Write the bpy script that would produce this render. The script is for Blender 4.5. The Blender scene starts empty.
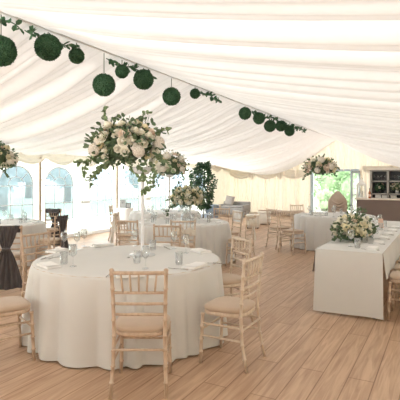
import bpy, math, random
from mathutils import Vector, Matrix
SC = bpy.context.scene
COL = SC.collection
PI = math.pi
R = random.Random(7)

# ------------------------------------------------------------------ place
# world: x = across the tent, y = along the ridge, z = up.  The photographer stands at (0, 0, EYE)
EYE, TH, F, YH = 1.57, math.atan(245 / 450), 450.0, 181.0
CT, ST = math.cos(TH), math.sin(TH)
UL, UR, UA = -9.2, 1.6, -4.1            # two eaves and the ridge
VF, VB = -7.0, 20.0                     # gable ends
EAVE, RIDGE = 2.38, 3.36

def cw(X, Z, z=0.0):                    # right / ahead of the photographer -> world
    return Vector((X * CT - Z * ST, X * ST + Z * CT, z))
def ang(dx, dz):                        # facing (right, ahead) -> z rotation of a thing that faces +y
    w = cw(dx, dz)
    return math.atan2(w.y, w.x) - PI / 2
def pl(x, y, z):                        # spot on a horizontal surface of height z
    Z = F * (EYE - z) / (y - YH)
    return cw((x - 200) / F * Z, Z, z)

# ------------------------------------------------------------------ mesh builder
class MB:
    def __init__(s): s.v = []; s.f = []; s.sm = []
    def add(s, vs, fs, smooth=True):
        b = len(s.v)
        s.v += [tuple(p) for p in vs]
        s.f += [tuple(i + b for i in f) for f in fs]
        s.sm += [smooth] * len(fs)
        return s
    def box(s, c, d, rot=None, taper=1.0):
        x, y, z = d[0] / 2, d[1] / 2, d[2] / 2
        vs = [Vector((a * x * (taper if k > 0 else 1), b * y * (taper if k > 0 else 1), k * z)) for k in (-1, 1) for b in (-1, 1) for a in (-1, 1)]
        if rot is not None: vs = [rot @ p for p in vs]
        vs = [p + Vector(c) for p in vs]
        return s.add(vs, [(0, 2, 3, 1), (4, 5, 7, 6), (0, 1, 5, 4), (2, 6, 7, 3), (0, 4, 6, 2), (1, 3, 7, 5)], False)
    def tube(s, pts, rad, n=8, caps=True):
        pts = [Vector(p) for p in pts]
        if not isinstance(rad, (list, tuple)): rad = [rad] * len(pts)
        vs, fs, ref = [], [], None
        for i, p in enumerate(pts):
            t = (pts[min(i + 1, len(pts) - 1)] - pts[max(i - 1, 0)]).normalized()
            if ref is None:
                ref = Vector((0, 0, 1)) if abs(t.z) < .9 else Vector((1, 0, 0))
            a = t.cross(ref).normalized(); b = a.cross(t).normalized(); ref = b
            for k in range(n):
                q = 2 * PI * k / n
                vs.append(p + (a * math.cos(q) + b * math.sin(q)) * rad[i])
        for i in range(len(pts) - 1):
            for k in range(n):
                fs.append((i * n + k, i * n + (k + 1) % n, (i + 1) * n + (k + 1) % n, (i + 1) * n + k))
        if caps:
            fs.append(tuple(range(n - 1, -1, -1))); fs.append(tuple(range((len(pts) - 1) * n, len(pts) * n)))
        return s.add(vs, fs)
    def lathe(s, prof, n=16, c=(0, 0, 0)):
        vs, fs = [], []
        for r, z in prof:
            for k in range(n):
                q = 2 * PI * k / n
                vs.append((c[0] + r * math.cos(q), c[1] + r * math.sin(q), c[2] + z))
        for i in range(len(prof) - 1):
            for k in range(n):
                fs.append((i * n + k, i * n + (k + 1) % n, (i + 1) * n + (k + 1) % n, (i + 1) * n + k))
        if prof[0][0] > 0: fs.append(tuple(range(n - 1, -1, -1)))
        if prof[-1][0] > 0: fs.append(tuple(range((len(prof) - 1) * n, len(prof) * n)))
        return s.add(vs, fs)
    def grid(s, fn, nu, nv, cu=False):
        vs = [fn(i / (nu if cu else nu - 1), j / (nv - 1)) for j in range(nv) for i in range(nu)]
        fs = []
        for j in range(nv - 1):
            for i in range(nu if cu else nu - 1):
                k = (i + 1) % nu
                fs.append((j * nu + i, j * nu + k, (j + 1) * nu + k, (j + 1) * nu + i))
        return s.add(vs, fs)
    def blob(s, c, r, n=10, m=7, lump=0.0, seed=0):
        c = Vector(c); rr = random.Random(seed)
        ph = [rr.uniform(0, 6.28) for _ in range(6)]
        def fn(u, v):
            a, b = 2 * PI * u, PI * v
            k = 1 + lump * (math.sin(3 * a + ph[0] + 2 * b) + math.sin(5 * b + ph[1] + a) + math.sin(4 * a - 3 * b + ph[2])) / 2
            return c + Vector((r[0] * math.cos(a) * math.sin(b), r[1] * math.sin(a) * math.sin(b), r[2] * math.cos(b))) * k
        return s.grid(fn, n, m, True)
    def leaf(s, p, d, nrm, ln, w):
        p, d = Vector(p), Vector(d).normalized()
        sd = d.cross(Vector(nrm))
        if sd.length < 1e-4: sd = d.orthogonal()
        sd.normalize(); up = sd.cross(d)
        a, b, e = d * ln * .28, d * ln * .72, up * w * .14
        return s.add([p, p + a + sd * w * .42 + e, p + b + sd * w * .42 + e, p + d * ln, p + b - sd * w * .42 + e, p + a - sd * w * .42 + e], [(0, 1, 2, 3), (0, 3, 4, 5)], False)
    def build(s, name, mat, parent=None, solid=0.0):
        me = bpy.data.meshes.new(name)
        me.from_pydata(s.v, [], s.f)
        me.polygons.foreach_set('use_smooth', s.sm)
        me.materials.append(mat)
        me.update()
        o = bpy.data.objects.new(name, me)
        COL.objects.link(o)
        if parent is not None: o.parent = parent
        if solid:
            m = o.modifiers.new('thickness', 'SOLIDIFY'); m.thickness = solid; m.offset = 0
        return o

def tag(o, label=None, cat=None, group=None, kind=None):
    if label: o['label'] = label
    if cat: o['category'] = cat
    if group: o['group'] = group
    if kind: o['kind'] = kind
    return o
def empty(name, loc=(0, 0, 0), rz=0.0, label=None, cat=None, group=None, kind=None):
    o = bpy.data.objects.new(name, None); COL.objects.link(o)
    o.empty_display_size = .1
    o.location = loc; o.rotation_euler = (0, 0, rz)
    return tag(o, label, cat, group, kind)
def struct(o): return tag(o, kind='structure')
def copy_tree(o, parent=None):
    c = o.copy(); COL.objects.link(c)
    if parent is not None: c.parent = parent
    for ch in [x for x in bpy.data.objects if x.parent == o]: copy_tree(ch, c)
    return c

# ------------------------------------------------------------------ materials
def mat(name, col, rough=.6, col2=None, scale=(8, 8, 8), detail=3.0, trans=0.0, bump=0.0, metal=0.0, spec=.5, sheen=0.0, tcol=None):
    m = bpy.data.materials.new(name); m.use_nodes = True
    n, l = m.node_tree.nodes, m.node_tree.links
    b = n['Principled BSDF']; out = n['Material Output']
    b.inputs['Roughness'].default_value = rough; b.inputs['Metallic'].default_value = metal
    b.inputs['Specular IOR Level'].default_value = spec
    if sheen: b.inputs['Sheen Weight'].default_value = sheen
    tc = n.new('ShaderNodeTexCoord'); mp = n.new('ShaderNodeMapping'); nz = n.new('ShaderNodeTexNoise')
    mp.inputs['Scale'].default_value = scale; nz.inputs['Scale'].default_value = 1.0; nz.inputs['Detail'].default_value = detail
    l.new(tc.outputs['Object'], mp.inputs['Vector']); l.new(mp.outputs['Vector'], nz.inputs['Vector'])
    cr = n.new('ShaderNodeValToRGB')
    cr.color_ramp.elements[0].position = .32; cr.color_ramp.elements[1].position = .68
    cr.color_ramp.elements[0].color = (*col, 1); cr.color_ramp.elements[1].color = (*(col2 or [c * .93 for c in col]), 1)
    l.new(nz.outputs['Fac'], cr.inputs['Fac']); l.new(cr.outputs['Color'], b.inputs['Base Color'])
    if bump:
        bp = n.new('ShaderNodeBump'); bp.inputs['Strength'].default_value = bump; bp.inputs['Distance'].default_value = .01
        l.new(nz.outputs['Fac'], bp.inputs['Height']); l.new(bp.outputs['Normal'], b.inputs['Normal'])
    if trans:
        t = n.new('ShaderNodeBsdfTranslucent'); mx = n.new('ShaderNodeMixShader'); mx.inputs['Fac'].default_value = trans
        if tcol: t.inputs['Color'].default_value = (*tcol, 1)
        else: l.new(cr.outputs['Color'], t.inputs['Color'])
        l.new(b.outputs['BSDF'], mx.inputs[1]); l.new(t.outputs['BSDF'], mx.inputs[2]); l.new(mx.outputs['Shader'], out.inputs['Surface'])
    return m

def glass_mat(name, tint=(.97, .98, .98), gl=.35):
    m = bpy.data.materials.new(name); m.use_nodes = True
    n, l = m.node_tree.nodes, m.node_tree.links
    n.remove(n['Principled BSDF']); out = n['Material Output']
    t = n.new('ShaderNodeBsdfTransparent'); t.inputs['Color'].default_value = (*tint, 1)
    g = n.new('ShaderNodeBsdfGlossy'); g.inputs['Roughness'].default_value = .06; 
    lw = n.new('ShaderNodeLayerWeight'); lw.inputs['Blend'].default_value = gl
    ed = n.new('ShaderNodeMix'); ed.data_type = 'RGBA'; ed.inputs[6].default_value = (*tint, 1); ed.inputs[7].default_value = (.76, .77, .77, 1)
    pw = n.new('ShaderNodeMath'); pw.operation = 'POWER'; pw.inputs[1].default_value = 2.0
    l.new(lw.outputs['Facing'], pw.inputs[0]); l.new(pw.outputs[0], ed.inputs[0]); l.new(ed.outputs[2], t.inputs['Color'])
    mr = n.new('ShaderNodeMath'); mr.operation = 'MULTIPLY_ADD'; mr.inputs[1].default_value = .7; mr.inputs[2].default_value = .05
    l.new(lw.outputs['Facing'], mr.inputs[0])
    mx = n.new('ShaderNodeMixShader'); l.new(mr.outputs[0], mx.inputs['Fac'])
    l.new(t.outputs['BSDF'], mx.inputs[1]); l.new(g.outputs['BSDF'], mx.inputs[2]); l.new(mx.outputs['Shader'], out.inputs['Surface'])
    return m
def haze_mat(name, clear, tint=(1, 1, 1), white=(.95, .97, 1)):
    m = bpy.data.materials.new(name); m.use_nodes = True
    n, l = m.node_tree.nodes, m.node_tree.links
    n.remove(n['Principled BSDF']); out = n['Material Output']
    t = n.new('ShaderNodeBsdfTransparent'); t.inputs['Color'].default_value = (*tint, 1)
    d = n.new('ShaderNodeBsdfTranslucent'); d.inputs['Color'].default_value = (*white, 1)
    tc = n.new('ShaderNodeTexCoord'); nz = n.new('ShaderNodeTexNoise'); nz.inputs['Scale'].default_value = 1.6
    mr = n.new('ShaderNodeMapRange'); mr.inputs[1].default_value = .35; mr.inputs[2].default_value = .65
    mr.inputs[3].default_value = 1 - clear - .08; mr.inputs[4].default_value = 1 - clear + .08
    l.new(tc.outputs['Object'], nz.inputs['Vector']); l.new(nz.outputs['Fac'], mr.inputs[0])
    mx = n.new('ShaderNodeMixShader'); l.new(mr.outputs[0], mx.inputs['Fac'])
    l.new(t.outputs['BSDF'], mx.inputs[1]); l.new(d.outputs['BSDF'], mx.inputs[2]); l.new(mx.outputs['Shader'], out.inputs['Surface'])
    return m

def floor_mat():
    m = bpy.data.materials.new('oak laminate'); m.use_nodes = True
    n, l = m.node_tree.nodes, m.node_tree.links
    b = n['Principled BSDF']
    tc = n.new('ShaderNodeTexCoord'); mp = n.new('ShaderNodeMapping')
    mp.inputs['Rotation'].default_value = (0, 0, PI / 2)      # planks run along the ridge
    l.new(tc.outputs['Object'], mp.inputs['Vector'])
    br = n.new('ShaderNodeTexBrick')
    br.offset = .37; br.offset_frequency = 2
    for k, v in (('Scale', 1.0), ('Mortar Size', .0045), ('Mortar Smooth', .2), ('Bias', 0.0), ('Brick Width', 1.7), ('Row Height', .195)): br.inputs[k].default_value = v
    br.inputs['Color1'].default_value = (.50, .335, .225, 1); br.inputs['Color2'].default_value = (.59, .41, .285, 1); br.inputs['Mortar'].default_value = (.30, .18, .11, 1)
    l.new(mp.outputs['Vector'], br.inputs['Vector'])
    m2 = n.new('ShaderNodeMapping'); m2.inputs['Scale'].default_value = (22, 1.6, 1)
    l.new(tc.outputs['Object'], m2.inputs['Vector'])
    nz = n.new('ShaderNodeTexNoise'); nz.inputs['Scale'].default_value = 1.0; nz.inputs['Detail'].default_value = 5
    nz.inputs['Distortion'].default_value = 1.2
    l.new(m2.outputs['Vector'], nz.inputs['Vector'])
    cr = n.new('ShaderNodeValToRGB'); cr.color_ramp.elements[0].position = .3; cr.color_ramp.elements[1].position = .66
    cr.color_ramp.elements[0].color = (.72, .66, .62, 1); cr.color_ramp.elements[1].color = (1.04, 1.04, 1.03, 1)
    l.new(nz.outputs['Fac'], cr.inputs['Fac'])
    mx = n.new('ShaderNodeMix'); mx.data_type = 'RGBA'; mx.blend_type = 'MULTIPLY'; mx.inputs[0].default_value = 1
    l.new(br.outputs['Color'], mx.inputs[6]); l.new(cr.outputs['Color'], mx.inputs[7])
    l.new(mx.outputs[2], b.inputs['Base Color'])
    b.inputs['Roughness'].default_value = .42; b.inputs['Specular IOR Level'].default_value = .35
    return m

M = dict(
    floor=floor_mat(),
    lining=mat('roof lining', (.77, .755, .733), .8, (.74, .722, .70), trans=.10, spec=.1),
    lining2=mat('roof lining second slope', (.78, .765, .745), .8, (.75, .734, .71), trans=.10, spec=.1),
    gable=mat('gable lining', (.86, .79, .69), .8, (.82, .745, .645), trans=.13, spec=.1),
    frontl=mat('front lining', (.80, .77, .72), .8, (.77, .74, .69), spec=.1),
    wallw=mat('white wall panel', (.95, .95, .95), .7, (.92, .93, .94), trans=.6, spec=.2),
    valance=mat('ivory valance', (.74, .69, .61), .8, (.70, .65, .57), trans=.25, spec=.1),
    curtain=mat('white curtain', (.93, .93, .92), .8, trans=.45, spec=.1),
    pole=mat('tan post', (.50, .40, .31), .5, (.42, .33, .25)),
    white=mat('white frame', (.9, .91, .93), .4),
    pane=haze_mat('clear pvc', .72, (.26, .31, .37), (.40, .48, .55)),
    dpane=haze_mat('door glass', .85),
    doorf=mat('blue grey door frame', (.42, .50, .56), .4, (.38, .46, .52)),
    cloth=mat('ivory tablecloth', (.675, .668, .65), .85, (.655, .648, .63), (3, 3, 3), spec=.1, sheen=.2),
    napkin=mat('white napkin', (.93, .92, .90), .85, spec=.1),
    wood=mat('limed wood', (.62, .475, .36), .5, (.49, .355, .25), (40, 40, 6), 4),
    woodp=mat('pale limed wood', (.70, .585, .475), .5, (.58, .46, .35), (40, 40, 6), 4),
    cushion=mat('beige cushion', (.53, .405, .305), .85, (.49, .37, .275), (6, 6, 6), spec=.15, sheen=.3),
    sash=mat('charcoal chiffon', (.060, .052, .054), .85, (.10, .088, .088), (30, 30, 4), spec=.2, sheen=.3),
    creams=mat('cream chiffon', (.90, .86, .79), .85, (.85, .80, .72), trans=.4, spec=.1),
    legm=mat('black steel', (.03, .03, .03), .4),
    ply=mat('plywood', (.5, .38, .25), .6),
    steel=mat('cutlery steel', (.55, .54, .52), .25, metal=1.0),
    glass=glass_mat('clear glass'),
    acryl=mat('white acrylic', (.93, .93, .94), .25, trans=.3),
    rosew=mat('ivory petals', (.93, .90, .80), .7, (.88, .84, .70), (20, 20, 20), trans=.15),
    rosec=mat('cream petals', (.91, .85, .66), .7, (.86, .78, .55), (20, 20, 20), trans=.15),
    rosep=mat('blush petals', (.89, .77, .66), .7, (.84, .69, .57), (20, 20, 20), trans=.15),
    hyd=mat('pale hydrangea', (.88, .83, .74), .7, (.80, .73, .64), (30, 30, 30), trans=.15),
    leaf=mat('deep green leaves', (.075, .125, .06), .55, (.13, .19, .10), (30, 30, 30), trans=.15),
    euc=mat('eucalyptus leaves', (.17, .25, .11), .6, (.26, .33, .19), (40, 40, 40), trans=.2),
    topi=mat('topiary leaves', (.026, .085, .038), .6, (.065, .15, .065), (60, 60, 60), trans=.08),
    ficus=mat('ficus leaves', (.04, .11, .055), .5, (.09, .17, .09), (20, 20, 20), trans=.15),
    string=mat('dark cord', (.12, .15, .10), .7),
    taupe=mat('taupe bar front', (.215, .165, .145), .55, (.20, .152, .134), (2, 2, 2)),
    ctop=mat('pale counter', (.78, .71, .62), .35),
    shelf=mat('grey painted shelf', (.38, .36, .33), .5),
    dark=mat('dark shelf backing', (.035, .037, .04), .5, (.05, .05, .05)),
    grey=mat('grey velvet', (.28, .27, .26), .85, (.24, .23, .22), (12, 12, 12), sheen=.4),
    greyc=mat('taupe velvet', (.34, .31, .28), .85, (.29, .26, .24), (12, 12, 12), sheen=.4),
    blue=mat('blue grey fabric', (.33, .38, .45), .8, (.29, .34, .41)),
    pouf=mat('cream leatherette', (.84, .80, .73), .5),
    hood=mat('beige chair cover', (.50, .40, .33), .85, (.45, .36, .29), (6, 6, 6), trans=.0),
    amber=mat('amber glass', (.35, .12, .04), .2),
    lwhite=mat('white lantern paint', (.85, .83, .79), .5),
    pink=mat('pink card', (.80, .56, .46), .7),
    photo=mat('grey print', (.36, .35, .34), .5, (.55, .54, .53), (9, 9, 9)),
    plate=mat('grey glazed plate', (.42, .44, .43), .35),
    lawn=mat('lawn', (.50, .62, .42), .9, (.58, .68, .48), (.5, .5, .5)),
    tree=mat('garden leaves', (.34, .52, .30), .7, (.52, .66, .45), (3, 3, 3), trans=.3),
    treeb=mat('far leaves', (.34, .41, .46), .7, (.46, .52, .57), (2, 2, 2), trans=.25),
    bark=mat('bark', (.17, .13, .10), .9),
    pot=mat('stone pot', (.35, .33, .31), .8),
    paving=mat('stone paving', (.55, .52, .47), .9, (.48, .45, .41), (2, 2, 2)),
)

# ------------------------------------------------------------------ tent shell
def pleats(a, b, lo, hi, seed, dk=1.5, ex=.6):
    rr = random.Random(seed); xs = [a - .5]; dp = []
    while xs[-1] < b + .5:
        w = rr.uniform(lo, hi) * (1.7 if rr.random() < .18 else 1)
        xs.append(xs[-1] + w); dp.append(w * dk * rr.choice((.15, .22, .3, .42)))
    def f(x):
        lo_, hi_ = 0, len(xs) - 2
        while lo_ < hi_:
            m = (lo_ + hi_ + 1) // 2
            if xs[m] <= x: lo_ = m
            else: hi_ = m - 1
        i = lo_; t = (x - xs[i]) / (xs[i + 1] - xs[i]); t = min(max(t, 0), 1)
        skew = .68 + .14 * math.sin(i * 2.3)
        tt = t ** (math.log(.5) / math.log(skew))
        return dp[i] * (4 * tt * (1 - tt)) ** ex
    return f
def smooth(t): t = min(max(t, 0), 1); return t * t * (3 - 2 * t)
def roof(u, v):
    if u <= UA:
        s = (u - UL) / (UA - UL); h = EAVE + (RIDGE - EAVE) * max(s, 0) ** 1.75
        h -= .62 * smooth((v - 16.2) / 3.8) * math.sin(PI * min(max(s, 0), 1) ** .9) ** 1.3
    else:
        s = (UR - u) / (UR - UA); h = EAVE + (RIDGE - EAVE) * max(s, 0) ** 1.3
        h -= .62 * smooth((v - 13.5) / 6.5) * math.sin(PI * min(max(s, 0), 1)) ** 1.2
    return h
pfL, pfL2 = pleats(VF, VB, .075, .19, 3, 1.7, .5), pleats(VF, VB, .3, .7, 31)
pfR, pfR2 = pleats(VF, VB, .12, .34, 5, 1.05, .5), pleats(VF, VB, .35, .9, 51)
def roof_fn(ua, ub, p1, p2, k1, k2):
    def fn(a, b):
        v = VF + (VB - VF) * a; u = ua + (ub - ua) * b
        vv = v + .07 * math.sin(1.7 * v + 2.2 * b) * b + .03 * math.sin(4.1 * v - 3 * b)
        env = (.45 + .55 * math.sin(PI * (.12 + .8 * b))) * (1 - .85 * smooth((b - .80) / .19))
        return Vector((u, v, roof(u, v) - (p1(vv) * k1 + p2(vv * 1.0 + .2 * b) * k2) * env))
    return fn
nv = int((VB - VF) / .012)
struct(MB().grid(roof_fn(UL, UA, pfL, pfL2, .85, .28), nv, 22).build('ceiling', M['lining']))
struct(MB().grid(roof_fn(UR, UA, pfR, pfR2, 1.0, .05), nv, 24).build('ceiling', M['lining2']))
# ridge hem where both linings meet
struct(MB().tube([(UA, VF + (VB - VF) * i / 60, RIDGE - .012) for i in range(61)], .014, 6).build('trim_1', M['lining']))

# ground outside and floor
struct(MB().box((-4, 10, -.09), (160, 160, .04)).build('ground', M['lawn']))
fl = MB().box((0, 0, -.03), (UR - UL + .1, VB - VF + .1, .06)).build('floor', M['floor'])
fl.location = ((UL + UR) / 2, (VF + VB) / 2, 0); struct(fl)

# gable behind, with the garden door in its middle
DX0, DX1, DH = -5.2, -3.16, 2.0
pg = pleats(UL, UR, .10, .19, 11)
def gable(y, hole):
    mb = MB(); n = int((UR - UL) / .018); rows = 12
    us = [UL + (UR - UL) * i / n for i in range(n + 1)]
    for i in range(n):
        quad = []
        inside = hole and DX0 < (us[i] + us[i + 1]) / 2 < DX1
        z0 = DH if inside else 0.0
        vs = []
        for u in (us[i], us[i + 1]):
            zt = EAVE + (RIDGE - EAVE) * (1 - abs(u - UA) / ((UA - UL) if u < UA else (UR - UA)))
            for j in range(rows + 1):
                z = z0 + (zt - z0) * j / rows
                vs.append((u, y - pg(u) * (1.25 if z < 2.2 else 1.0), z))
        mb.add(vs, [(j, rows + 1 + j, rows + 2 + j, j + 1) for j in range(rows)])
    return mb
struct(gable(VB, True).build('wall_back', M['gable']))
struct(gable(VF, False).build('wall_front', M['frontl']))
pr = pleats(VF, VB, .12, .22, 13)
struct(MB().grid(lambda a, b: Vector((UR - pr(VF + (VB - VF) * a) * .6, VF + (VB - VF) * a, EAVE * b)), 700, 4).build('wall_right', M['gable']))

# left wall with arched windows; posts every 3.1 m
posts = [2.0, 5.1, 8.2, 11.3, 14.4, 17.5]
wins = []
for p in posts[:-1]: wins += [(p + .2, p + 1.22), (p + 1.9, p + 2.92)]
SILL, SPR, ARC = .52, 1.45, .50
def archz(v, a, b):
    t = (2 * v - a - b) / (b - a); return SPR + ARC * math.sqrt(max(0, 1 - t * t))
mb, mb2 = MB(), MB(); nn = int((VB - VF) / .02)
for i in range(nn):
    v0, v1 = VF + (VB - VF) * i / nn, VF + (VB - VF) * (i + 1) / nn
    w = [q for q in wins if q[0] <= (v0 + v1) / 2 <= q[1]]
    def px_(v, z): return (UL - .02 + (.012 * math.sin(v * 9) + (pr(v) * .5 if v > 17.6 else 0)), v, z)
    if w:
        a, b = w[0]
        mb.add([px_(v0, 0), px_(v1, 0), px_(v1, SILL), px_(v0, SILL)], [(0, 1, 2, 3)])
        mb.add([px_(v0, archz(v0, a, b)), px_(v1, archz(v1, a, b)), px_(v1, EAVE), px_(v0, EAVE)], [(0, 1, 2, 3)])
    else:
        (mb2 if v0 > 17.6 else mb).add([px_(v0, 0), px_(v1, 0), px_(v1, EAVE), px_(v0, EAVE)], [(0, 1, 2, 3)])
struct(mb.build('wall_left', M['wallw'])); struct(mb2.build('wall_left', M['gable']))
for k, (a, b) in enumerate(wins):
    if b < 5: continue
    w = empty('window_%d' % (k + 1), (UL, (a + b) / 2, 0), 0, kind='structure')
    hw = (b - a) / 2
    arc = [(0, hw * math.cos(PI * t / 20), SPR + ARC * math.sin(PI * t / 20)) for t in range(21)]
    f = MB().tube([(0, hw, SILL)] + arc + [(0, -hw, SILL), (0, hw, SILL)], .018, 6)
    f.build('window_frame', M['white'], w)
    g = MB()
    for yy in (-hw / 3, hw / 3): g.tube([(0, yy, SILL), (0, yy, SPR)], .011, 6)
    for zz in (.98, SPR): g.tube([(0, -hw, zz), (0, hw, zz)], .012, 6)
    g.tube([(0, hw * .45 * math.cos(PI * t / 12), SPR + ARC * .45 * math.sin(PI * t / 12)) for t in range(13)], .009, 6)
    for q in (.25, .5, .75): g.tube([(0, hw * .45 * math.cos(PI * q), SPR + ARC * .45 * math.sin(PI * q)), (0, hw * .99 * math.cos(PI * q), SPR + ARC * .99 * math.sin(PI * q))], .009, 6)
    g.build('glazing_bar', M['white'], w)
    p = MB(); pts = [(-.012, hw, SILL)] + [(-.012, y, z) for _, y, z in arc] + [(-.012, -hw, SILL)]
    p.add(pts, [tuple(range(len(pts)))], False); p.build('pane', M['pane'], w)
for k, v in enumerate(posts[1:]):
    t = MB().box((UL + .05, v, EAVE / 2), (.05, .055, EAVE))
    for z in (.4, .8, 1.2, 1.6, 1.9): t.box((UL + .075, v, z), (.02, .07, .03))
    struct(t.build('trim_%d' % (k + 2), M['pole']))
struct(MB().box((UL + .03, (VF + VB) / 2, .05), (.05, VB - VF, .1)).build('baseboard_left', M['white']))
struct(MB().box(((UL + DX0) / 2, VB - .09, .05), (DX0 - UL, .05, .1)).build('baseboard_back', M['valance']))

# scalloped valances
def valance(length, nsw, place, name, drop, dip, seed):
    rr = random.Random(seed)
    def fn(a, b):
        x = a * length; s = x / length * nsw; i = int(min(s, nsw - 1e-6)); t = s - i
        sw = math.sin(PI * t) ** .75
        bot = drop + dip * sw
        z = -b * bot
        fold = math.sin(PI * t) * .035 * math.sin(b * 5 * PI + .4 * math.sin(i * 3.)) * (.3 + b)
        gath = .02 * (1 - sw) * math.sin(30 * t)
        return place(x, z + fold * .2, .03 + .07 * b * sw + fold + gath)
    return struct(MB().grid(fn, nsw * 26, 13).build(name, M['valance']))
valance(18.0 - .15, 17, lambda x, z, d: Vector((UL + d + .03, 2.0 + x + .08, EAVE + .02 + z)), 'trim_8', .24, .17, 1)
valance(UA - 1.25 - UL, 3, lambda x, z, d: Vector((UL + x, VB - .1 - d, 2.08 + z)), 'trim_9', .16, .26, 2)
valance(UR - DX1 - .1, 4, lambda x, z, d: Vector((DX1 + .1 + x, VB - .1 - d, 2.2 + z)), 'trim_10', .16, .2, 3)
# tails hanging between the swags of the gable end
def tail(u, name):
    def fn(a, b):
        w = .11 + .05 * b
        return Vector((u + (a - .5) * 2 * w, VB - .2 - .03 * math.sin(a * 5 * PI), 2.1 - (.5 * b) * (1 - abs(a - .5) * .9)))
    struct(MB().grid(fn, 15, 8).build(name, M['valance']))
for k, u in enumerate((-8.0, -6.63)): tail(u, 'trim_%d' % (11 + k))

# garden door: two leaves opened outwards, frame round the opening
d = empty('door_1', ((DX0 + DX1) / 2, VB, 0), kind='structure')
hw = (DX1 - DX0) / 2
f = MB(); f.box((-hw, 0, DH / 2), (.12, .14, DH)); f.box((hw, 0, DH / 2), (.12, .14, DH)); f.box((0, 0, DH + .03), (2 * hw + .12, .14, .09))
f.build('door_frame', M['doorf'], d)
for s in (-1, 1):
    lf = MB(); a = math.radians(78) * s
    rot = Matrix.Rotation(a, 3, 'Z'); w_ = .98
    def q(x, z, dx, dz):
        lf.box(Vector((s * hw, 0, 0)) + rot @ Vector((-s * x, 0, 0)) + Vector((0, 0, z)), (dx, .05, dz), rot)
    q(.06, 1.0, .11, 1.98); q(w_ - .06, 1.0, .11, 1.98); q(w_ / 2, 1.94, w_, .1); q(w_ / 2, .12, w_, .22); q(w_ / 2, 1.0, w_, .05)
    lo = lf.build('door_leaf', M['doorf'], d)
    pn = MB().box(Vector((s * hw, 0, 1.05)) + rot @ Vector((-s * w_ / 2, 0, 0)), (w_ - .2, .008, 1.7), rot); pn.build('pane', M['dpane'], lo)
    hd = MB().tube([Vector((s * hw, 0, 1.0)) + rot @ Vector((-s * (w_ - .07), -.05, 0)), Vector((s * hw, 0, 1.0)) + rot @ Vector((-s * (w_ - .2), -.05, 0))], .012, 8); hd.build('door_handle', M['steel'], lo)
struct(MB().box((-4.2, VB + 2.6, -.06), (5, 5, .06)).build('ground_paving', M['paving']))

# white curtains between the arched windows
def curtain(v, label, w=.72):
    o = empty('curtain', (UL + .12, v, 0), 0, label, 'curtain', 'white curtains between the arched windows')
    def fn(a, b):
        z = 2.12 * b
        k = .42 + .58 * min(1, abs(z - .95) / 1.1) ** .8
        y = (a - .5) * w * k
        return Vector((.04 * math.sin(a * 9 * PI) * k + .02, y, z + .02))
    MB().grid(fn, 46, 22).build('drape', M['curtain'], o)
    MB().lathe([(.06, .93), (.17, .93), (.17, .99), (.06, .99)], 14).build('tie_back', M['curtain'], o).scale = (.55, 1, 1)
    return o
curtain(6.65, 'white gathered curtain nearest the left tall flower stand, between two arched windows')
curtain(9.76, 'white gathered curtain behind the trailing eucalyptus of the big centrepiece')
curtain(12.86, 'white gathered curtain between arched windows behind the white centrepiece pole')
curtain(15.96, 'white gathered curtain by the last arched windows before the potted tree')

# ------------------------------------------------------------------ chairs
def make_chair(wood):
    root = empty('chiavari_chair')
    def ringed(pts, r, step=.115):
        P, Q = [], []
        for (a, b) in zip(pts[:-1], pts[1:]):
            a, b = Vector(a), Vector(b); L = (b - a).length; n = max(1, round(L / step))
            for i in range(n):
                for t, k in ((0, 1.0), (.86, .97), (.9, 1.32), (.96, 1.32)):
                    P.append(a.lerp(b, (i + t) / n)); Q.append(r * k)
        P.append(Vector(pts[-1])); Q.append(r)
        return P, Q
    for s in (-1, 1):
        P, Q = ringed([(s * .203, -.24, 0), (s * .192, -.195, .22), (s * .187, -.18, .44), (s * .191, -.195, .68), (s * .198, -.218, .90)], .0145)
        P.append(Vector((s * .198, -.219, .925))); Q.append(.019); P.append(Vector((s * .198, -.219, .935))); Q.append(.008)
        MB().tube(P, Q, 8).build('back_post', wood, root)
        P, Q = ringed([(s * .2, .195, 0), (s * .19, .175, .43)], .0155)
        MB().tube(P, Q, 8).build('leg', wood, root)
    def yb(z): return -.18 - .038 * max(0, (z - .44) / .46) ** 1.2
    for nm, z, r in (('top_rail', .902, .0145), ('back_rail', .755, .011), ('back_rail', .672, .011), ('back_rail', .592, .011)):
        MB().tube([(-.192, yb(z), z), (-.06, yb(z) - .006, z), (.06, yb(z) - .006, z), (.192, yb(z), z)], r, 8).build(nm, wood, root)
    for i in range(5):
        x = (i - 2) * .063
        MB().tube([(x * .92, yb(.755) - .006, .755), (x * .98, yb(.83) - .012, .83), (x * 1.04, yb(.9) - .004, .9)], [.0075, .0085, .0075], 6).build('spindle', wood, root)
    def outline(t, g):
        c, s_ = math.cos(t), math.sin(t)
        sx = abs(c) ** .55 * (1 if c > 0 else -1); sy = abs(s_) ** .55 * (1 if s_ > 0 else -1)
        return ((.205 + .012 * sy) * sx * g, .195 * sy * g - .0)
    def slab(prof):
        return MB().grid(lambda a, b: Vector((*outline(2 * PI * a, prof[round(b * (len(prof) - 1))][0]), prof[round(b * (len(prof) - 1))][1])), 32, len(prof), True)
    slab([(.02, .425), (.97, .425), (1, .432), (1, .452), (.97, .458), (.02, .458)]).build('seat_frame', wood, root)
    slab([(.02, .457), (.97, .457), (1.01, .468), (1.01, .482), (.97, .494), (.8, .503), (.4, .508), (.02, .509)]).build('seat_cushion', M['cushion'], root)
    for a, b in (((-.192, -.2, .335), (.192, -.2, .335)), ((-.195, .186, .29), (.195, .186, .29)), ((-.195, -.205, .24), (-.196, .186, .24)), ((.195, -.205, .24), (.196, .186, .24)), ((-.192, -.195, .345), (-.192, .18, .345)), ((.192, -.195, .345), (.192, .18, .345))):
        MB().tube([a, b], .0095, 8).build('stretcher', wood, root)
    return root
proto = make_chair(M['wood']); protop = make_chair(M['woodp'])
first = {0: True, 1: True}
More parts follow.
